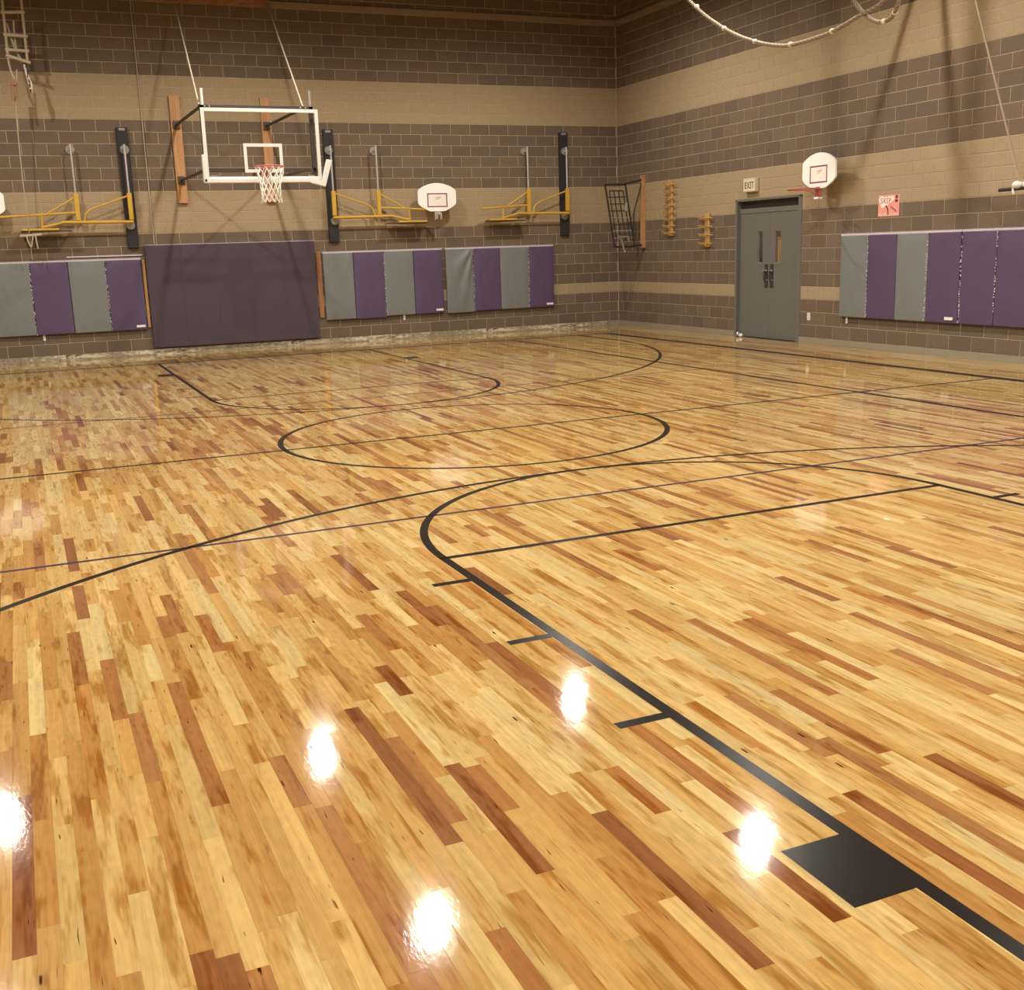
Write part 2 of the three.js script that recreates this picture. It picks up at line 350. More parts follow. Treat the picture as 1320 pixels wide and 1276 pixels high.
// ---------------------------------------------------------------- main glass backboard
const hoop = thing('glass_backboard', 'glass basketball backboard with white frame, red rim and white net', 'backboard', [LC, 0, 0]);
const BX = 0.915, BT = 3.935, BB = 2.86, BZ = 2.86;
for (const x of [-0.905, 0.68]) {
  const w = part('wall_post', span(x - 0.088, x + 0.088, 2.65, 4.475, PROUD + 0.001, 0.075, 0.006), M.wood, hoop, 'brown wooden post bolted to the wall');
  for (const y of [3.98, 3.04]) part('bracket', span(x - 0.06, x + 0.06, y - 0.07, y + 0.07, 0.075, 0.11, 0.01), M.steelDark, w);
}
for (const x of [-0.905, 0.68]) for (const y of [3.98, 3.04]) part('arm', rod([x, y, 0.1], [x + (x < 0 ? 0.01 : 0.02), y - 0.02, BZ - 0.11], 0.026), M.steelDark, hoop);
part('steel_frame', [span(-0.91, 0.86, 3.945, 3.985, BZ - 0.13, BZ - 0.07), span(-0.91, 0.86, 2.985, 3.045, BZ - 0.13, BZ - 0.07), span(-0.91, -0.85, 2.9, 3.985, BZ - 0.13, BZ - 0.07), span(0.80, 0.86, 2.9, 3.985, BZ - 0.13, BZ - 0.07), span(-0.16, 0.16, 2.9, 3.05, BZ - 0.13, BZ - 0.016)], M.steelDark, hoop);
const pane = part('glass', span(-BX + 0.02, BX - 0.02, BB + 0.02, BT - 0.02, BZ - 0.008, BZ + 0.004), M.glass, hoop);
{ const t = 0.052; part('white_border', [span(-BX, BX, BT - t, BT, BZ - 0.016, BZ + 0.012), span(-BX, BX, BB, BB + t, BZ - 0.016, BZ + 0.012), span(-BX, -BX + t, BB + t, BT - t, BZ - 0.016, BZ + 0.012), span(BX - t, BX, BB + t, BT - t, BZ - 0.016, BZ + 0.012)], M.borderWhite, hoop); }
{ const a = 0.305, y0 = 2.972, y1 = 3.412, t = 0.05, z = BZ + 0.0065; part('target_square', [[-a, a, y1 - t, y1], [-a, a, y0, y0 + t], [-a, -a + t, y0 + t, y1 - t], [a - t, a, y0 + t, y1 - t]].map(([p, q, r, s]) => span(p, q, r, s, BZ + 0.0042, z)), M.borderWhite, hoop); }
part('edge_pad', [span(-0.95, 0.72, 2.815, 2.885, BZ - 0.04, BZ + 0.045, 0.012), span(-0.955, -0.895, 2.82, 3.24, BZ - 0.04, BZ + 0.045, 0.012)], M.padWhite, hoop);
{ // the loosened pad at the right corner
  const s = new THREE.Shape([[0.70, 2.885], [0.72, 2.815], [0.955, 2.752], [1.085, 3.15], [1.015, 3.165], [0.915, 2.835]].map(([a, b]) => new THREE.Vector2(a, b)));
  part('loose_pad', new THREE.ExtrudeGeometry(s, { depth: 0.07, bevelSize: 0.006, bevelThickness: 0.006, bevelSegments: 2 }).translate(0, 0, BZ - 0.03), M.padWhite, hoop, 'white corner pad hanging loose');
}
for (const a of [-0.84, 0.70]) part('corner_gusset', span(a, a + 0.11, 2.885, 2.935, BZ - 0.06, BZ - 0.02), M.disc, hoop);
for (const x of [-0.86, 0.83]) part('stub_post', rod([x, 3.98, BZ - 0.1], [x, 4.23, BZ - 0.1], 0.022), x < 0 ? M.padWhite : M.disc, hoop);
for (const x of [-0.83, -0.76, 0.66, 0.74]) part('bolt', ball(x, 3.965, BZ - 0.066, 0.012), M.chrome, hoop);
const RZ = 3.24, RY = 3.035;
const rimPart = part('rim', [new THREE.TorusGeometry(0.229, 0.010, 10, 48).rotateX(PI / 2).translate(0, RY, RZ), span(-0.07, 0.07, 2.90, 3.04, BZ + 0.006, BZ + 0.03), span(-0.075, 0.075, RY - 0.012, RY + 0.008, BZ + 0.02, RZ - 0.2), rod([-0.09, RY - 0.01, RZ - 0.2], [-0.06, 2.92, BZ + 0.03], 0.008), rod([0.09, RY - 0.01, RZ - 0.2], [0.06, 2.92, BZ + 0.03], 0.008)], M.red, hoop, 'red metal rim');
{ // diamond net
  const N = 12, prof = [[0.222, RY - 0.01], [0.20, RY - 0.10], [0.175, RY - 0.20], [0.152, RY - 0.29], [0.145, RY - 0.38], [0.15, RY - 0.47], [0.155, RY - 0.53]], geos = [];
  const P = (l, k) => { const [r, y] = prof[l], a = (k + (l % 2) * 0.5) / N * 2 * PI, j = 1 + 0.05 * Math.sin(k * 2.7 + l * 1.3); return [r * j * Math.cos(a), y + 0.008 * Math.sin(k * 5.1 + l), RZ + r * j * Math.sin(a)]; };
  for (let l = 0; l < prof.length - 1; l++) for (let k = 0; k < N; k++) { const d = l % 2 ? 1 : 0; geos.push(rod(P(l, k), P(l + 1, k + d - 1 + (l % 2 ? 0 : 0)), 0.0062, 6), rod(P(l, k), P(l + 1, k + d), 0.0062, 6)); }
  for (let l = 1; l < prof.length; l++) for (let k = 0; k < N; k++) geos.push(ball(...P(l, k), 0.010));
  part('net', geos, M.net, rimPart, 'white cord net');
}
const ledger = new THREE.Mesh(span(-9.3, -7.06, 6.0, 6.26, 0.031, 0.12, 0.006), M.woodRed); ledger.name = 'timber_ledger'; scene.add(ledger);
tag(ledger, 'long brown timber board high on the block wall holding backboard cables', 'board');
for (const [a, b, l] of [[[-8.715, 6.05, 0.125], [-8.858, 3.99, 2.76], 'pale support cable running to the backboard corner with the white stub post'], [[-7.10, 6.02, 0.125], [-7.24, 3.99, 2.76], 'pale support cable running to the backboard corner above the loose pad']]) {
  const c = new THREE.Mesh(rod(a, b, 0.013, 8), M.cord); c.name = numbered('support_cable'); scene.add(c); tag(c, l, 'cable', 'backboard support cables');
}

// ---------------------------------------------------------------- yellow side-folding frames
function foldFrame(x, dir, reach, label) {
  const o = thing('folding_hoop_arm', label, 'hoop arm', [x, 0, 0], 0, 'yellow folding basketball hoop arms on the block wall');
  const X = (v) => v * dir, z = 0.19, r = 0.020, sp = (a, b, y0, y1, z0, z1, q) => span(Math.min(X(a), X(b)), Math.max(X(a), X(b)), y0, y1, z0, z1, q);
  const wb = part('wall_board', sp(-0.095, 0.095, 1.90, 3.935, PROUD + 0.001, 0.07, 0.008), M.blackPad, o, 'black padded wall board');
  part('top_plate', sp(-0.05, 0.05, 3.88, 3.92, 0.07, 0.078), M.disc, wb);
  for (const [a, y, zb] of [[-0.01, 3.56, 0.07], [0.02, 2.29, 0.07], [0.87, 3.56, PROUD + 0.001]]) part('hinge_disc', rod([X(a), y, zb], [X(a), y, zb + 0.03], 0.075, 24), M.disc, a < 0.5 ? wb : o);
  for (const [a, zb] of [[0, 0.09], [0.87, 0.03]]) {
    const p = part('silver_post', [rod([X(a), 2.80, z], [X(a), 3.64, z], 0.019), rod([X(a), 3.56, zb], [X(a), 3.56, z], 0.02)], M.chrome, o);
    part('hinge_plate', sp(a - 0.038, a + 0.038, 2.38, 2.83, z - 0.03, z + 0.03, 0.008), M.yellow, o);
  }
  part('wall_pin', rod([X(0.02), 2.29, 0.09], [X(0.0), 2.36, z], 0.02), M.yellow, o);
  part('lower_tube', rod([X(-0.03), 2.345, z + 0.01], [X(1.14), 2.355, z + 0.01], 0.027), M.yellow, o);
  part('bent_brace', tube([[X(0.03), 2.78, z], [X(0.4), 2.65, z + 0.01], [X(0.66), 2.555, z + 0.01], [X(0.74), 2.49, z + 0.01], [X(0.78), 2.36, z + 0.01]], 0.016, 40), M.yellow, o);
  part('upper_tube', rod([X(0.87), 2.515, z], [X(reach), 2.455, z + 0.10], r), M.yellow, o);
  part('short_brace', rod([X(0.87), 2.78, z], [X(1.36), 2.50, z + 0.05], 0.015), M.yellow, o);
  part('link_tube', rod([X(1.08), 2.36, z + 0.02], [X(1.47), 2.275, z + 0.05], r), M.yellow, o);
  part('link_post', rod([X(1.46), 2.26, z + 0.05], [X(1.45), 2.47, z + 0.05], 0.018), M.yellow, o);
  part('end_bar', sp(1.2, 1.78, 2.225, 2.26, z - 0.10, z + 0.14, 0.006), M.yellow, o);
  part('underside_bar', sp(1.0, 1.8, 2.205, 2.225, z - 0.09, z + 0.12), M.steelDark, o);
  return o;
}
foldFrame(-9.775, -1, 2.12, 'yellow folding steel frame on black board beside the hanging rope ladder');
foldFrame(-6.145, 1, 1.95, 'yellow folding steel frame on black board between glass backboard and white fan board');
foldFrame(-1.275, -1, 1.93, 'yellow folding steel frame on black board close to the room corner');

// ---------------------------------------------------------------- white fan backboards
function fanShape(w, h, in_ = 0) {
  const s = new THREE.Shape(), a = w / 2 - in_, b = h / 2 - in_;
  s.moveTo(-a, -b * 0.42); s.lineTo(-a, b * 0.42);
  s.bezierCurveTo(-a * 0.98, b * 0.60, -a * 0.5, b, 0, b); s.bezierCurveTo(a * 0.5, b, a * 0.98, b * 0.60, a, b * 0.42);
  s.lineTo(a, -b * 0.42); s.bezierCurveTo(a * 0.97, -b * 0.62, a * 0.55, -b * 0.9, a * 0.38, -b); s.lineTo(-a * 0.38, -b); s.bezierCurveTo(-a * 0.55, -b * 0.9, -a * 0.97, -b * 0.62, -a, -b * 0.42);
  return s;
}
const printMap = (() => {                                  // worn red maker's mark inside the target box
  const c = document.createElement('canvas'); c.width = 256; c.height = 128; const x = c.getContext('2d');
  x.fillStyle = '#eeeade'; x.fillRect(0, 0, 256, 128); x.strokeStyle = 'rgb(205,90,105)'; x.lineWidth = 7; x.lineCap = 'round';
  x.beginPath(); x.moveTo(100, 34); x.lineTo(182, 22); x.moveTo(130, 44); x.lineTo(176, 38); x.stroke();
  x.strokeStyle = 'rgb(190,150,150)'; x.lineWidth = 5; x.beginPath(); x.moveTo(92, 58); x.lineTo(148, 54); x.stroke();
  const t = new THREE.CanvasTexture(c); t.colorSpace = THREE.SRGBColorSpace; return t;
})();
const printMat = new THREE.MeshStandardMaterial({ map: printMap, roughness: 0.5 });
function fanBoard(pos, turn, label, rim) {
  const o = thing('fan_backboard', label, 'backboard', pos, turn, 'white fan-shaped backboards on the block walls');
  const W = 0.77, H = 0.52;
  const bd = part('board', new THREE.ExtrudeGeometry(fanShape(W, H), { depth: 0.025, bevelSize: 0.004, bevelThickness: 0.004, bevelSegments: 2, curveSegments: 14 }).translate(0, 0, 0.28), M.white, o);
  const t = 0.023, a = 0.205, y0 = -0.185, y1 = 0.075, z0 = 0.3095, z1 = 0.311;
  part('target_print', [[-a, a, y1 - t, y1], [-a, a, y0, y0 + t], [-a, -a + t, y0 + t, y1 - t], [a - t, a, y0 + t, y1 - t]].map(([p, q, r, s]) => span(p, q, r, s, z0, z1)), M.redPrint, bd, 'dark red printed target box');
  part('maker_print', new THREE.PlaneGeometry(0.34, 0.17).translate(0, -0.05, 0.3102), printMat, bd);
  for (const a of [-0.17, 0.14]) part('wall_mount', span(a, a + 0.03, -0.10, -0.06, PROUD + 0.001, 0.278), M.disc, o);
  if (rim) {
    const rb = part('rim_bracket', [span(-0.045, 0.045, -0.40, -0.24, 0.27, 0.33, 0.008)], M.red, o, 'red rim bracket');
    part('bracket_foot', span(-0.05, 0.05, -0.425, -0.395, 0.26, 0.35, 0.006), M.white, rb);
    part('rim', [new THREE.TorusGeometry(0.225, 0.011, 8, 40).rotateX(PI / 2).translate(0, -0.275, 0.60), span(-0.06, 0.06, -0.285, -0.265, 0.32, 0.40), rod([-0.1, -0.275, 0.42], [-0.03, -0.36, 0.33], 0.009), rod([0.1, -0.275, 0.42], [0.03, -0.36, 0.33], 0.009)], M.red, o, 'red metal rim');
  } else part('rim_bracket', [span(-0.06, 0.06, -0.33, -0.25, 0.27, 0.33, 0.008), span(-0.075, -0.045, -0.42, -0.30, 0.29, 0.36, 0.008), span(0.035, 0.065, -0.42, -0.30, 0.29, 0.36, 0.008), span(-0.03, 0.0, -0.40, -0.33, 0.28, 0.32, 0.006)], M.chrome, o, 'bare steel rim bracket');
  return o;
}
fanBoard([-4.135, 2.685, 0], 0, 'white fan-shaped backboard without rim between two yellow frames', false);
fanBoard([-12.16, 2.695, 0], 0, 'white fan-shaped backboard at the end of the rope ladder frame tube', false);
fanBoard([0, 2.685, 6.85], -PI / 2, 'white fan-shaped backboard with red rim beside the grey double door', true);

// ---------------------------------------------------------------- wall mats
function panelGeometry(w, h, t, s, wrinkle, puff = 0.010, round = 0.014) {              // stuffed vinyl panel, front at +z
  const g = new RoundedBoxGeometry(w, h, t, 3, round), nx = 22, ny = 34;
  const f = new THREE.PlaneGeometry(w - 1.7 * round, h - 1.7 * round, nx, ny), p = f.attributes.position;
  for (let i = 0; i < p.count; i++) {
    const u = p.getX(i) / (w - 1.7 * round) * 2, v = p.getY(i) / (h - 1.7 * round) * 2;
    const bulge = (1 - u ** 4) * (1 - v ** 6);
    const far = Math.hypot(1.15 - u, 1.15 - v), folds = wrinkle * Math.exp(-far * 0.9) * (1 + Math.sin(11 * Math.atan2(1.15 - v, 1.15 - u) + s)) + 0.004 * (noise(u * 2 + s, v * 3 + s, 64, 64, 71) - 0.5) * 2;
    p.setZ(i, (puff > 0.005 ? 0.0015 : 0.0012) + bulge * (puff + folds));
  }
  f.computeVertexNormals(); return [g, f.translate(0, 0, t / 2 - 0.001)];
}
function foldingMat(pos, turn, edges, colors, label, opt = {}) {
  const o = thing('folding_mat', label, 'mat', pos, turn, 'striped folding mats hung on the walls'), y0 = 0.47, y1 = 1.70, t = 0.05, panels = [];
  for (let i = 0; i < colors.length; i++) {
    const w = edges[i + 1] - edges[i], c = colors[i];
    const drop = (opt.sag && opt.sag[i]) || 0;
    const m = part('panel', panelGeometry(w - 0.006, y1 - y0 + drop, t, i * 1.7 + edges[0], (opt.wrinkle && opt.wrinkle[i]) || 0.0015), c ? M.purple : M.greyVinyl, o, c ? 'purple vinyl panel' : 'grey vinyl panel');
    m.position.set((edges[i] + edges[i + 1]) / 2, (y0 + y1 - drop) / 2, t / 2 + 0.018); panels.push(m);
  }
  const a = edges[0], b = edges[edges.length - 1];
  part('hanging_strip', span(a, b, y1 - 0.005, y1 + 0.022, PROUD + 0.001, 0.062, 0.004), M.velcro, o, 'pale hook-and-loop hanging strip');
  part('backing', span(a + 0.01, b - 0.01, y0 + 0.02, y1 - 0.02, PROUD + 0.001, 0.019), M.black, o);
  if (opt.tag) { const last = panels[panels.length - 1], q = last.position; part('maker_tag', span(opt.tag - 0.075 - q.x, opt.tag + 0.075 - q.x, y0 + 0.045 - q.y, y0 + 0.085 - q.y, 0.075 - q.z, 0.0835 - q.z), M.whiteTag, last, 'white maker tag'); }
  for (const s of opt.stitch || []) {
    const g = []; for (let y = y0 + 0.02; y < y1; y += 0.035) if (rnd() < 0.75) g.push(box(rr(0.008, 0.022), rr(0.008, 0.026), 0.006, s + rr(-0.008, 0.008), y + rr(-0.01, 0.01), 0.07));
    part('edge_stitching', g, M.velcro, o, 'frayed white edge stitching').userData.kind = 'stuff';
  }
  if (opt.foot) part('hanging_tab', span(opt.foot - 0.02, opt.foot + 0.02, y0 - 0.1, y0 + 0.02, PROUD + 0.001, 0.018), M.plastic, o);
  return o;
}
const STR = [0, 1, 0, 1];
foldingMat([0, 0, 0], 0, [-12.13, -11.52, -10.90, -10.29, -9.68], STR, 'grey and purple folding mat under the rope ladder cord', { tag: -9.79, stitch: [-11.52, -10.29], foot: -11.41 });
foldingMat([0, 0, 0], 0, [-6.40, -5.81, -5.20, -4.60, -3.995], STR, 'grey and purple folding mat beside the big plain wall pad', { tag: -4.10, stitch: [-5.20], wrinkle: [0.006, 0.004, 0.003, 0.002], foot: -4.83, sag: [0.02, 0.03, 0, 0] });
foldingMat([0, 0, 0], 0, [-3.93, -3.345, -2.76, -2.13, -1.56], STR, 'grey and purple folding mat with a wrinkled end panel, nearest the room corner', { tag: -1.67, stitch: [-3.345, -2.13], wrinkle: [0.045, 0.004, 0.002, 0.002], sag: [0.02, 0, 0, 0] });
foldingMat([0, 0, 0], -PI / 2, [7.12, 7.73, 8.33, 8.95, 9.54], STR, 'grey and purple folding mat beneath the pink poster', { tag: 9.40, stitch: [7.73, 8.93], foot: 7.25, wrinkle: [0.003, 0.002, 0.005, 0.003] });
foldingMat([0, 0, 0], -PI / 2, [9.55, 10.155, 10.76, 11.37, 11.98], [1, 1, 1, 1], 'all-purple folding mat with frayed seams beneath the rope bundle', { stitch: [9.562, 10.155], wrinkle: [0.004, 0.003, 0.008, 0.004] });
const pad = thing('wall_pad', 'large dark purple wall pad below the glass backboard', 'wall pad');
for (let i = 0; i < 5; i++) { const m = part('pad_panel', panelGeometry(0.6097, 1.80, 0.07, i * 0.9, 0.0003, 0.0005, 0.002), M.padPurple, pad); m.position.set(-9.6 + 0.305 + i * 0.61, 1.035, 0.043); }
part('top_edge', span(-9.6, -6.55, 1.936, 1.945, PROUD + 0.001, 0.078), M.velcro, pad, 'pale top edge strip');
for (const [n, a, b, l] of [['velcro_rail', -10.9, -9.64, 'pale hanging rail showing above the folding mat beside the plain pad']]) { const m = new THREE.Mesh(span(a, b, 1.765, 1.787, PROUD + 0.001, 0.02), M.velcro); m.name = n; scene.add(m); tag(m, l, 'rail'); }
{ const m = new THREE.Mesh(span(-6.515, -6.425, 0.5, 1.72, PROUD + 0.001, 0.03, 0.004), M.woodRed); m.name = 'wood_batten'; scene.add(m); tag(m, 'narrow wooden batten between plain wall pad and striped mat', 'batten');
  const n = new THREE.Mesh(span(-9.665, -9.615, 0.5, 1.70, PROUD + 0.001, 0.03, 0.004), M.wood); n.name = 'wood_batten_001'; scene.add(n); tag(n, 'narrow wooden batten beside the mat under the rope ladder', 'batten'); }

// ---------------------------------------------------------------- double door
const door = structure('door_1', 'grey steel double door with narrow windows'); door.rotation.y = -PI / 2;
{
  const [a, b, h] = DOOR, D = -0.10, j = 0.055;            // local x = world z, local z = distance out of the wall
  part('door_frame', [span(a, a + j, 0, h, -0.2, 0.012), span(b - j * 1.6, b, 0, h, -0.2, 0.012), span(a, b, h - 0.03, h, -0.2, 0.012), span(a + j, b - j * 1.6, 2.135, 2.215, -0.2, -0.055)], M.doorGrey, door);
  part('transom_panel', span(a + j, b - j * 1.6, 2.215, h - 0.03, -0.2, -0.12), M.doorDark, door, 'dark panel above the doors');
  const l0 = a + j + 0.003, l1 = b - j * 1.6 - 0.003, mid = (l0 + l1) / 2;
  for (const [p, q, side] of [[l0, mid - 0.002, 1], [mid + 0.002, l1, -1]]) {
    const win = side > 0 ? [q - 0.345, q - 0.195] : [p + 0.155, p + 0.305], wy = [1.30, 1.82];
    const zf = -0.065, zb = -0.11;
    const leaf = part('door_leaf', [span(p, q, 0.008, wy[0], zb, zf), span(p, q, wy[1], 2.132, zb, zf), span(p, win[0], wy[0], wy[1], zb, zf), span(win[1], q, wy[0], wy[1], zb, zf)], M.doorGrey, door);
    part('window_pane', span(win[0], win[1], wy[0], wy[1], -0.09, -0.084), M.glass, leaf);
    part('window_bead', [span(win[0] - 0.012, win[1] + 0.012, wy[0] - 0.018, wy[0], zf, zf + 0.006)], M.disc, leaf);
    const hx = side > 0 ? q - 0.075 : p + 0.075;
    part('lock_plate', span(hx - 0.045, hx + 0.045, 0.87, 1.27, zf, zf + 0.006, 0.002), M.steelDark, leaf, 'dark lock plate');
    part('pull_handle', tube([[hx, 1.17, zf], [hx, 1.165, zf + 0.045], [hx, 1.12, zf + 0.055], [hx, 1.04, zf + 0.055], [hx, 1.0, zf + 0.04], [hx, 0.995, zf]], 0.011, 30), M.steelDark, leaf, 'dark pull handle');
    part('thumb_latch', rod([hx - 0.04, 1.155, zf + 0.03], [hx + 0.04, 1.165, zf + 0.03], 0.015), M.chrome, leaf, 'chrome thumb latch');
    part('latch_bar', rod([hx - 0.04, 1.0, zf + 0.012], [hx + 0.04, 1.0, zf + 0.012], 0.009), M.chrome, leaf, 'chrome bar');
  }
  part('kick_seal', span(l0, l1, 0.0005, 0.008, -0.105, -0.07), M.doorDark, door);
}
// corridor behind the door glass
for (const [n, a] of [['floor_corridor', [0.25, 2.3, -0.12, 0, 1.0, 7.0]], ['ceiling_corridor', [0.25, 2.3, 2.6, 2.7, 1.0, 7.0]], ['wall_corridor_far', [0.25, 2.3, 0, 2.6, 0.9, 1.0]], ['wall_corridor_near', [0.25, 2.3, 0, 2.6, 7.0, 7.1]], ['wall_corridor_side', [2.3, 2.4, -0.12, 2.7, 0.9, 7.1]]]) part('slab', span(...a), M.plainWall, structure(n));
const cupboard = thing('corridor_cupboard', 'orange-brown wooden cupboard seen through the door window', 'cupboard', [1.72, 0, 3.44]);
part('carcass', [span(0, 0.45, 0, 1.72, -0.55, -0.52), span(0, 0.45, 0, 1.72, 0.52, 0.55), span(0.42, 0.45, 0, 1.72, -0.52, 0.52), span(0, 0.42, 1.69, 1.72, -0.52, 0.52)], M.woodPale, cupboard);
for (const z of [-0.26, 0.26]) part('cupboard_door', span(-0.02, 0, 0.05, 1.68, z - 0.255, z + 0.255, 0.004), M.woodPale, cupboard);
{ const o = thing('corridor_lamp', 'small square ceiling lamp in the corridor behind the door', 'lamp', [1.2, 2.6, 4.9]);
  part('lamp_case', span(-0.2, 0.2, -0.05, 0, -0.2, 0.2), M.white, o);
  part('lens', span(-0.18, 0.18, -0.058, -0.05, -0.18, 0.18), new THREE.MeshStandardMaterial({ color: 0xffffff, emissive: LAMP_COLOR, emissiveIntensity: 4 }), o);
  const p = new THREE.PointLight(LAMP_COLOR, 14, 0, 2); p.position.set(0, -0.12, 0); p.castShadow = true; p.shadow.radius = 4; o.add(p); }
const stop = thing('door_stop', 'small crumpled silver door holder at the foot of the double door', 'door stop', [-0.03, 0, 4.42]);
part('arm', [ball(0, 0.05, -0.03, 0.03, 1, 1.3, 0.9), rod([0, 0.07, -0.03], [-0.02, 0.03, 0.05], 0.014)], M.chrome, stop);
part('rubber_foot', ball(-0.01, 0.032, 0.075, 0.036, 1, 0.9, 1.3), M.plastic, stop);

// exit sign
const exitMap = (() => {
  const c = document.createElement('canvas'); c.width = 192; c.height = 128; const x = c.getContext('2d');
  x.fillStyle = '#d8cfae'; x.fillRect(0, 0, 192, 128); x.fillStyle = '#4c4130'; x.font = 'bold 108px sans-serif'; x.textAlign = 'center'; x.textBaseline = 'middle'; x.fillText('EXIT', 96, 68, 172);
  const t = new THREE.CanvasTexture(c); t.colorSpace = THREE.SRGBColorSpace; return t;
})();
const ex = thing('exit_sign', 'small cream exit sign above the grey double door', 'sign', [0, 2.60, 4.75], -PI / 2);
part('case', box(0.34, 0.225, 0.08, 0, 0, 0.046, 0.008), M.cream, ex);
part('face', new THREE.PlaneGeometry(0.30, 0.185).translate(0, 0, 0.0875), new THREE.MeshStandardMaterial({ map: exitMap, roughness: 0.5 }), ex);

// pink poster
const posterMap = (() => {
  const c = document.createElement('canvas'); c.width = 256; c.height = 176; const x = c.getContext('2d');
  x.fillStyle = 'rgb(226,150,140)'; x.fillRect(0, 0, 256, 176); x.fillStyle = 'rgb(232,168,152)'; x.fillRect(0, 150, 256, 26);
  x.fillStyle = 'rgb(245,225,215)'; for (const [a, b, r] of [[40, 40, 34], [90, 52, 38], [135, 40, 30], [170, 30, 22], [55, 80, 26]]) { x.beginPath(); x.arc(a, b, r, 0, 7); x.fill(); }
  x.fillStyle = 'rgb(160,120,110)'; x.font = 'bold 64px sans-serif'; x.textBaseline = 'middle'; x.fillText('SKIP', 22, 48, 165);
  x.strokeStyle = 'rgb(92,48,38)'; x.lineWidth = 15; x.beginPath(); x.moveTo(92, 88); x.lineTo(118, 118); x.lineTo(124, 165); x.stroke();
  x.fillStyle = 'rgb(70,45,32)'; x.beginPath(); x.arc(222, 20, 15, 0, 7); x.fill(); x.fillRect(205, 40, 32, 24);
  x.strokeStyle = 'rgb(160,80,80)'; x.lineWidth = 14; x.beginPath(); x.moveTo(150, 96); x.lineTo(225, 142); x.stroke();
  const t = new THREE.CanvasTexture(c); t.colorSpace = THREE.SRGBColorSpace; return t;
})();
{ const o = thing('poster', 'small pink paper poster above the striped mat', 'poster', [0, 2.105, 8.07], -PI / 2);
  part('paper', [box(0.43, 0.30, 0.002, 0, 0, PROUD + 0.003)], new THREE.MeshStandardMaterial({ map: posterMap, roughness: 0.7 }), o); }

// outlets
function outlet(pos, turn, label) {
  const o = thing('wall_outlet', label, 'outlet', pos, turn); part('plate', box(0.075, 0.12, 0.008, 0, 0, PROUD + 0.005, 0.003), M.plastic, o);
  for (const y of [-0.028, 0.028]) part('socket', box(0.034, 0.028, 0.004, 0, y, PROUD + 0.0105, 0.0015), M.cream, o);
}
outlet([0, 0.434, 6.325], -PI / 2, 'white wall outlet beside the grey double door');

// ---------------------------------------------------------------- wooden peg rails on the right wall
function pegRail(z, y0, y1, pegs, label) {
  const o = thing('peg_rail', label, 'peg rail', [0, 0, z], -PI / 2, 'wooden peg rails on the block wall');
  part('backboard', span(-0.075, 0.075, y0, y1, PROUD + 0.001, 0.045, 0.006), M.woodPale, o);
  for (let i = 0; i < pegs; i++) { const y = y1 - 0.09 - i * (y1 - y0 - 0.15) / (pegs - 1); part('peg', [rod([-0.035, y, 0.04], [-0.035, y + 0.02, 0.20], 0.013), rod([0.03, y - 0.03, 0.04], [0.03, y - 0.01, 0.20], 0.013), rod([-0.21, y, 0.056], [0.21, y, 0.056], 0.011)], M.woodPale, o); }
}
pegRail(2.14, 1.81, 2.86, 8, 'taller pale wooden peg rail beside the corner wooden post');
pegRail(3.40, 1.585, 2.19, 4, 'shorter pale wooden peg rail between taller rail and grey door');

// ---------------------------------------------------------------- corner steel lattice on its wooden post
const cage = thing('steel_lattice', 'black leaning steel lattice frame on a wooden post in the corner', 'steel frame', [0, 0, 1.1]);
part('wall_post', span(-0.075, -PROUD - 0.001, 1.60, 3.02, -0.055, 0.055, 0.005), M.wood, cage, 'brown wooden wall post');
{
  const P = (u, v) => [-0.895 + 0.456 * u + 0.196 * v, 2.845 - 1.21 * v, 0.0];   // u across, v down
  part('outer_frame', [[0, 0, 1, 0], [0, 0, 0, 1], [1, 0, 1, 1], [0, 1, 1, 1]].map(([a, b, c, d]) => rod(P(a, b), P(c, d), 0.019)), M.black, cage);
  part('inner_frame', [[0.16, 0.1, 0.84, 0.1], [0.16, 0.1, 0.16, 0.9], [0.84, 0.1, 0.84, 0.9], [0.38, 0.1, 0.38, 0.9], [0.61, 0.1, 0.61, 0.9]].map(([a, b, c, d]) => rod(P(a, b), P(c, d), 0.012)), M.black, cage);
  for (const v of [0.2, 0.31, 0.42, 0.53, 0.64, 0.74, 0.86]) part('cross_bar', rod(P(0.06, v), P(0.96, v), 0.011), v > 0.7 || (v > 0.5 && v < 0.6) ? M.chrome : M.steelDark, cage);
  part('clip_plate', box(0.05, 0.16, 0.012, P(0.86, 0.36)[0], P(0.86, 0.36)[1], 0.02), M.chrome, cage);
  for (const [y0, y1, u, v] of [[2.93, 2.90, 1, 0], [1.66, 1.66, 1, 1]]) part('arm', rod([-0.075, y0, 0], [P(u, v)[0], y1 - (v ? 0.02 : 0.045), 0], 0.017), M.black, cage);
  part('stay', tube([[-0.075, 2.86, 0.0], [-0.24, 2.35, 0.02], [-0.28, 2.0, 0.02], [-0.25, 1.68, 0.0]], 0.012), M.black, cage);
  part('chain', [tube([P(0.3, 0.82), P(0.38, 0.93), P(0.42, 1.06)].map(([a, b]) => [a, b, 0.03]), 0.018), rod([...P(0.25, 0.84).slice(0, 2), 0.03], [...P(0.8, 0.84).slice(0, 2), 0.03], 0.016), ball(P(0.45, 1.08)[0], P(0.45, 1.08)[1], 0.03, 0.03), rod([...P(0.72, 0.84).slice(0, 2), 0.03], [...P(0.75, 0.92).slice(0, 2), 0.03], 0.015)], M.disc, cage, 'pale chain loops');
}

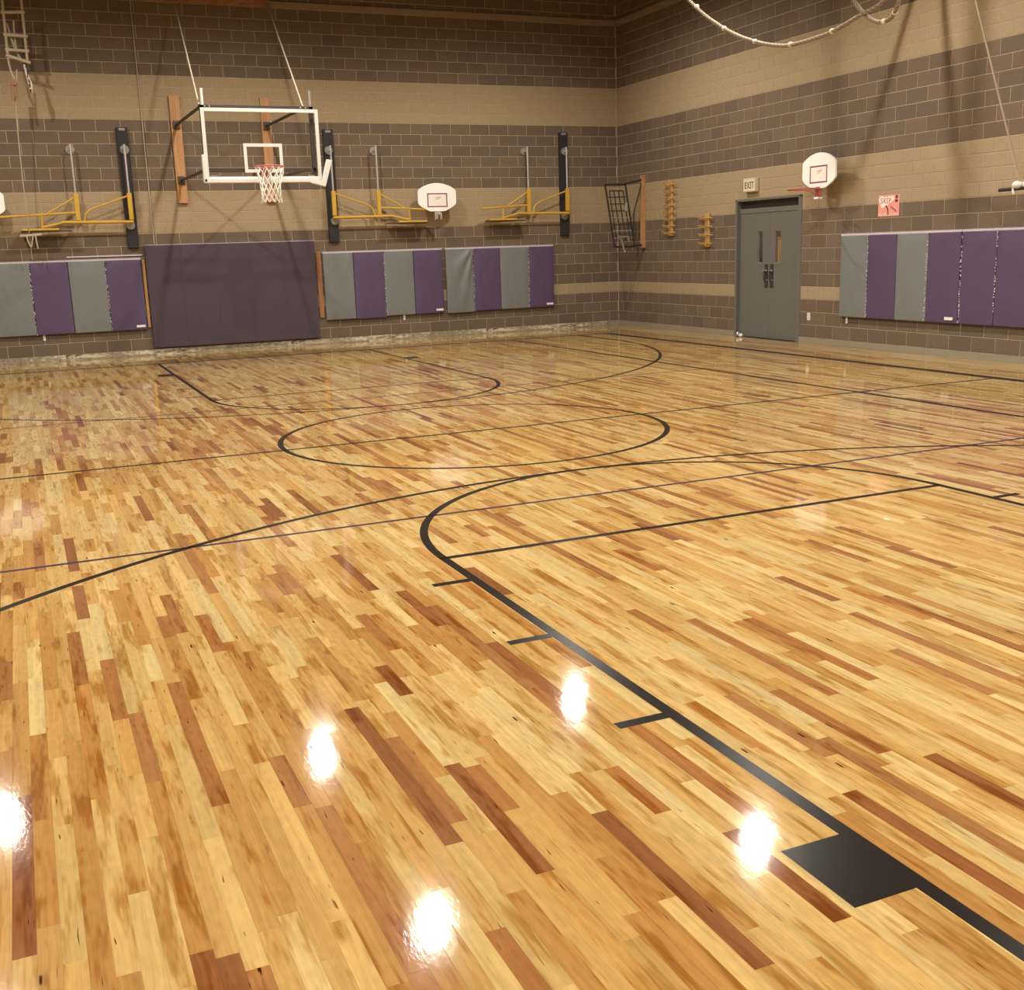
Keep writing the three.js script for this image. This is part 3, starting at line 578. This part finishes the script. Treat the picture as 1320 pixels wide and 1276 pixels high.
// ---------------------------------------------------------------- ropes
const twist = (() => texture(64, 64, (u, v) => { const s = 0.72 + 0.28 * (((u * 4 + v * 2) % 1) > 0.5 ? 1 : 0.55); return [s, s, s]; }, true))();
M.ropeTwist = new THREE.MeshStandardMaterial({ color: lin(0.30, 0.245, 0.17), roughness: 0.95, map: (() => { const t = twist.clone(); t.repeat.set(40, 1); t.needsUpdate = true; return t; })() });
function climbingRope(pts, label, knots, thick = 0.022) {
  const o = thing('climbing_rope', label, 'rope', [0, 0, 0], 0, 'thick climbing ropes looped up under the ceiling');
  part('strand', tube(pts, thick, 160, 10), M.ropeTwist, o);
  for (const k of knots) part('knot', ball(...k, 0.031), M.ropeKnot, o, 'pale binding knot');
}
const RX = -3.4;
climbingRope([[RX, 7.38, 6.2], [RX, 5.8, 6.9], [RX, 4.721, 8.033], [RX, 4.23, 8.84], [RX, 3.965, 9.499], [RX, 3.835, 10.02], [RX, 3.818, 10.217], [RX, 3.834, 10.827], [RX, 3.919, 11.288], [RX, 3.997, 11.65], [RX, 4.6, 12.2], [RX - 0.2, 7.38, 12.5]], 'thick knotted rope in a long low loop across the block wall',
  [[RX, 4.605, 8.22], [RX, 4.235, 8.83], [RX, 3.975, 9.47], [RX, 3.825, 10.15], [RX, 3.84, 10.86]]);
climbingRope([[RX - 0.1, 7.38, 11.0], [RX, 6.0, 11.0], [RX, 4.8, 11.02], [RX, 4.106, 11.183], [RX + 0.03, 3.923, 11.335], [RX + 0.05, 3.843, 11.445], [RX + 0.05, 3.809, 11.55], [RX + 0.05, 3.824, 11.705], [RX, 3.953, 11.86], [RX, 4.6, 12.0], [RX, 6.0, 12.05], [RX - 0.1, 7.38, 12.05]], 'thick rope in a short tight loop crossing the long knotted rope', [[RX + 0.05, 3.803, 11.60], [RX + 0.04, 3.86, 11.765]]);
{ // two ropes spread from one wall eye and hoisted up to the ceiling; they stay above the frame and shade the wall
  const eye = [-0.06, 5.72, 8.74];
  climbingRope([eye, [-0.7, 5.44, 8.72], [-1.97, 4.90, 8.68], [-2.12, 5.1, 8.66], [-2.25, 7.38, 8.62]], 'thick rope from the wall eye hoisted up behind the short loop', [], 0.038);
  climbingRope([[-0.06, 5.70, 8.80], [-0.7, 5.40, 9.03], [-2.03, 4.74, 9.53], [-2.18, 5.0, 9.56], [-2.3, 7.38, 9.6]], 'thick rope from the wall eye hoisted up behind the long knotted loop', [], 0.038);
}

// hoisted rope ladder
const LZ = 0.6;
const lad = thing('rope_ladder', 'pale rope ladder with wooden rungs hoisted up near the block wall', 'rope ladder');
for (const [t, b] of [[[-11.40, CEIL - 0.01, LZ], [-11.448, 4.90, LZ]], [[-11.13, CEIL - 0.01, LZ], [-11.165, 4.86, LZ]]]) part('side_rope', rod(t, b, 0.022), M.rope, lad);
for (const [y0, y1, d] of [[5.60, 5.625, 0], [5.27, 5.255, 0], [5.045, 5.03, 0], [4.955, 4.85, 0.02], [5.95, 5.96, 0], [6.3, 6.31, 0]]) part('rung', rod([-11.475, y0, LZ + d], [-11.12, y1, LZ + d], 0.026), M.rope, lad);
part('slack_rope', [tube([[-11.41, 5.45, LZ - 0.06], [-11.33, 5.1, LZ - 0.08], [-11.24, 4.85, LZ - 0.06]], 0.02), tube([[-11.30, 5.5, LZ - 0.08], [-11.31, 5.15, LZ - 0.08], [-11.28, 4.9, LZ - 0.07]], 0.016), tube([[-11.448, 4.90, LZ], [-11.43, 4.72, LZ], [-11.39, 4.60, LZ]], 0.016), tube([[-11.34, 4.75, LZ - 0.03], [-11.35, 4.65, LZ - 0.03], [-11.36, 4.55, LZ]], 0.013)], M.rope, lad);
part('striped_tail', [0, 1, 2, 3, 4].map((i) => tube([[-11.22 + i * 0.010, 4.82 - i * 0.05, LZ + (i % 2) * 0.03], [-11.205 + i * 0.014, 4.70 - i * 0.045, LZ + 0.03 - (i % 2) * 0.03], [-11.185 + i * 0.006, 4.56 - i * 0.04, LZ + (i % 2) * 0.03]], 0.019)), M.ropeKnot, lad, 'twisted white and black rope tail');
part('dark_tail', [0, 1, 2].map((i) => tube([[-11.20 + i * 0.012, 4.80 - i * 0.07, LZ + 0.02], [-11.19 + i * 0.01, 4.66 - i * 0.06, LZ + 0.035], [-11.17, 4.5 - i * 0.05, LZ + 0.02]], 0.012)), M.black, lad);
const hoist = thing('hoist_cord', 'thin pale cord with brown clamp hanging below the rope ladder', 'cord');
part('cord', [tube([[-11.39, 4.60, LZ], [-11.42, 4.2, LZ - 0.05], [-11.45, 3.2, 0.45], [-11.45, 2.33, 0.36], [-11.45, 1.75, 0.10]], 0.009, 60)], M.cord, hoist);
part('clamp', [span(-11.455, -11.36, 4.50, 4.56, LZ - 0.03, LZ + 0.03, 0.01), span(-11.46, -11.425, 4.27, 4.52, LZ - 0.02, LZ + 0.02, 0.008), span(-11.385, -11.36, 4.32, 4.52, LZ - 0.02, LZ + 0.02, 0.008)], M.woodRed, hoist, 'brown wooden clamp');
part('tied_loops', [rod([-11.60, 2.14, 0.36], [-11.26, 2.16, 0.36], 0.022), tube([[-11.5, 2.14, 0.37], [-11.48, 2.04, 0.38], [-11.45, 1.96, 0.36], [-11.42, 2.05, 0.37], [-11.40, 2.14, 0.37]], 0.013), tube([[-11.36, 2.15, 0.37], [-11.35, 2.0, 0.38], [-11.34, 1.93, 0.37]], 0.012)], M.cord, hoist, 'pale tied rope ends');
const drop = new THREE.Mesh(rod([-9.42, 6.3, 0.03], [-9.42, 1.96, 0.03], 0.009, 8), M.cord); drop.name = 'drop_cord'; scene.add(drop); tag(drop, 'thin pale cord hanging straight down the wall beside the wooden post', 'cord');

// rope bundle on a bar beside the right mats
const bun = thing('rope_bundle', 'white rope bundle tied on a dark bar against the block wall', 'rope bundle');
part('bar', [rod([-0.35, 2.186, 10.40], [-0.35, 2.20, 11.6], 0.022), ...[10.95, 11.5].map((z) => rod([-PROUD - 0.001, 2.19, z], [-0.35, 2.19, z], 0.02))], M.black, bun);
part('coil', [ball(-0.36, 2.235, 10.69, 0.06, 0.9, 0.8, 1.3), tube([[-0.37, 2.22, 10.64], [-0.38, 2.17, 10.64], [-0.38, 2.12, 10.66]], 0.014), ball(-0.36, 2.235, 10.85, 0.06, 0.9, 0.8, 1.5)], M.padWhite, bun);
part('hoist_line', rod([-0.37, 2.26, 10.73], [-1.68, 6.86, 10.13], 0.012, 8), M.cord, bun);

// ---------------------------------------------------------------- shadows on, hand over
scene.traverse((o) => { if (o.isMesh) { o.castShadow = true; o.receiveShadow = true; } });
renderer.render(scene, camera);
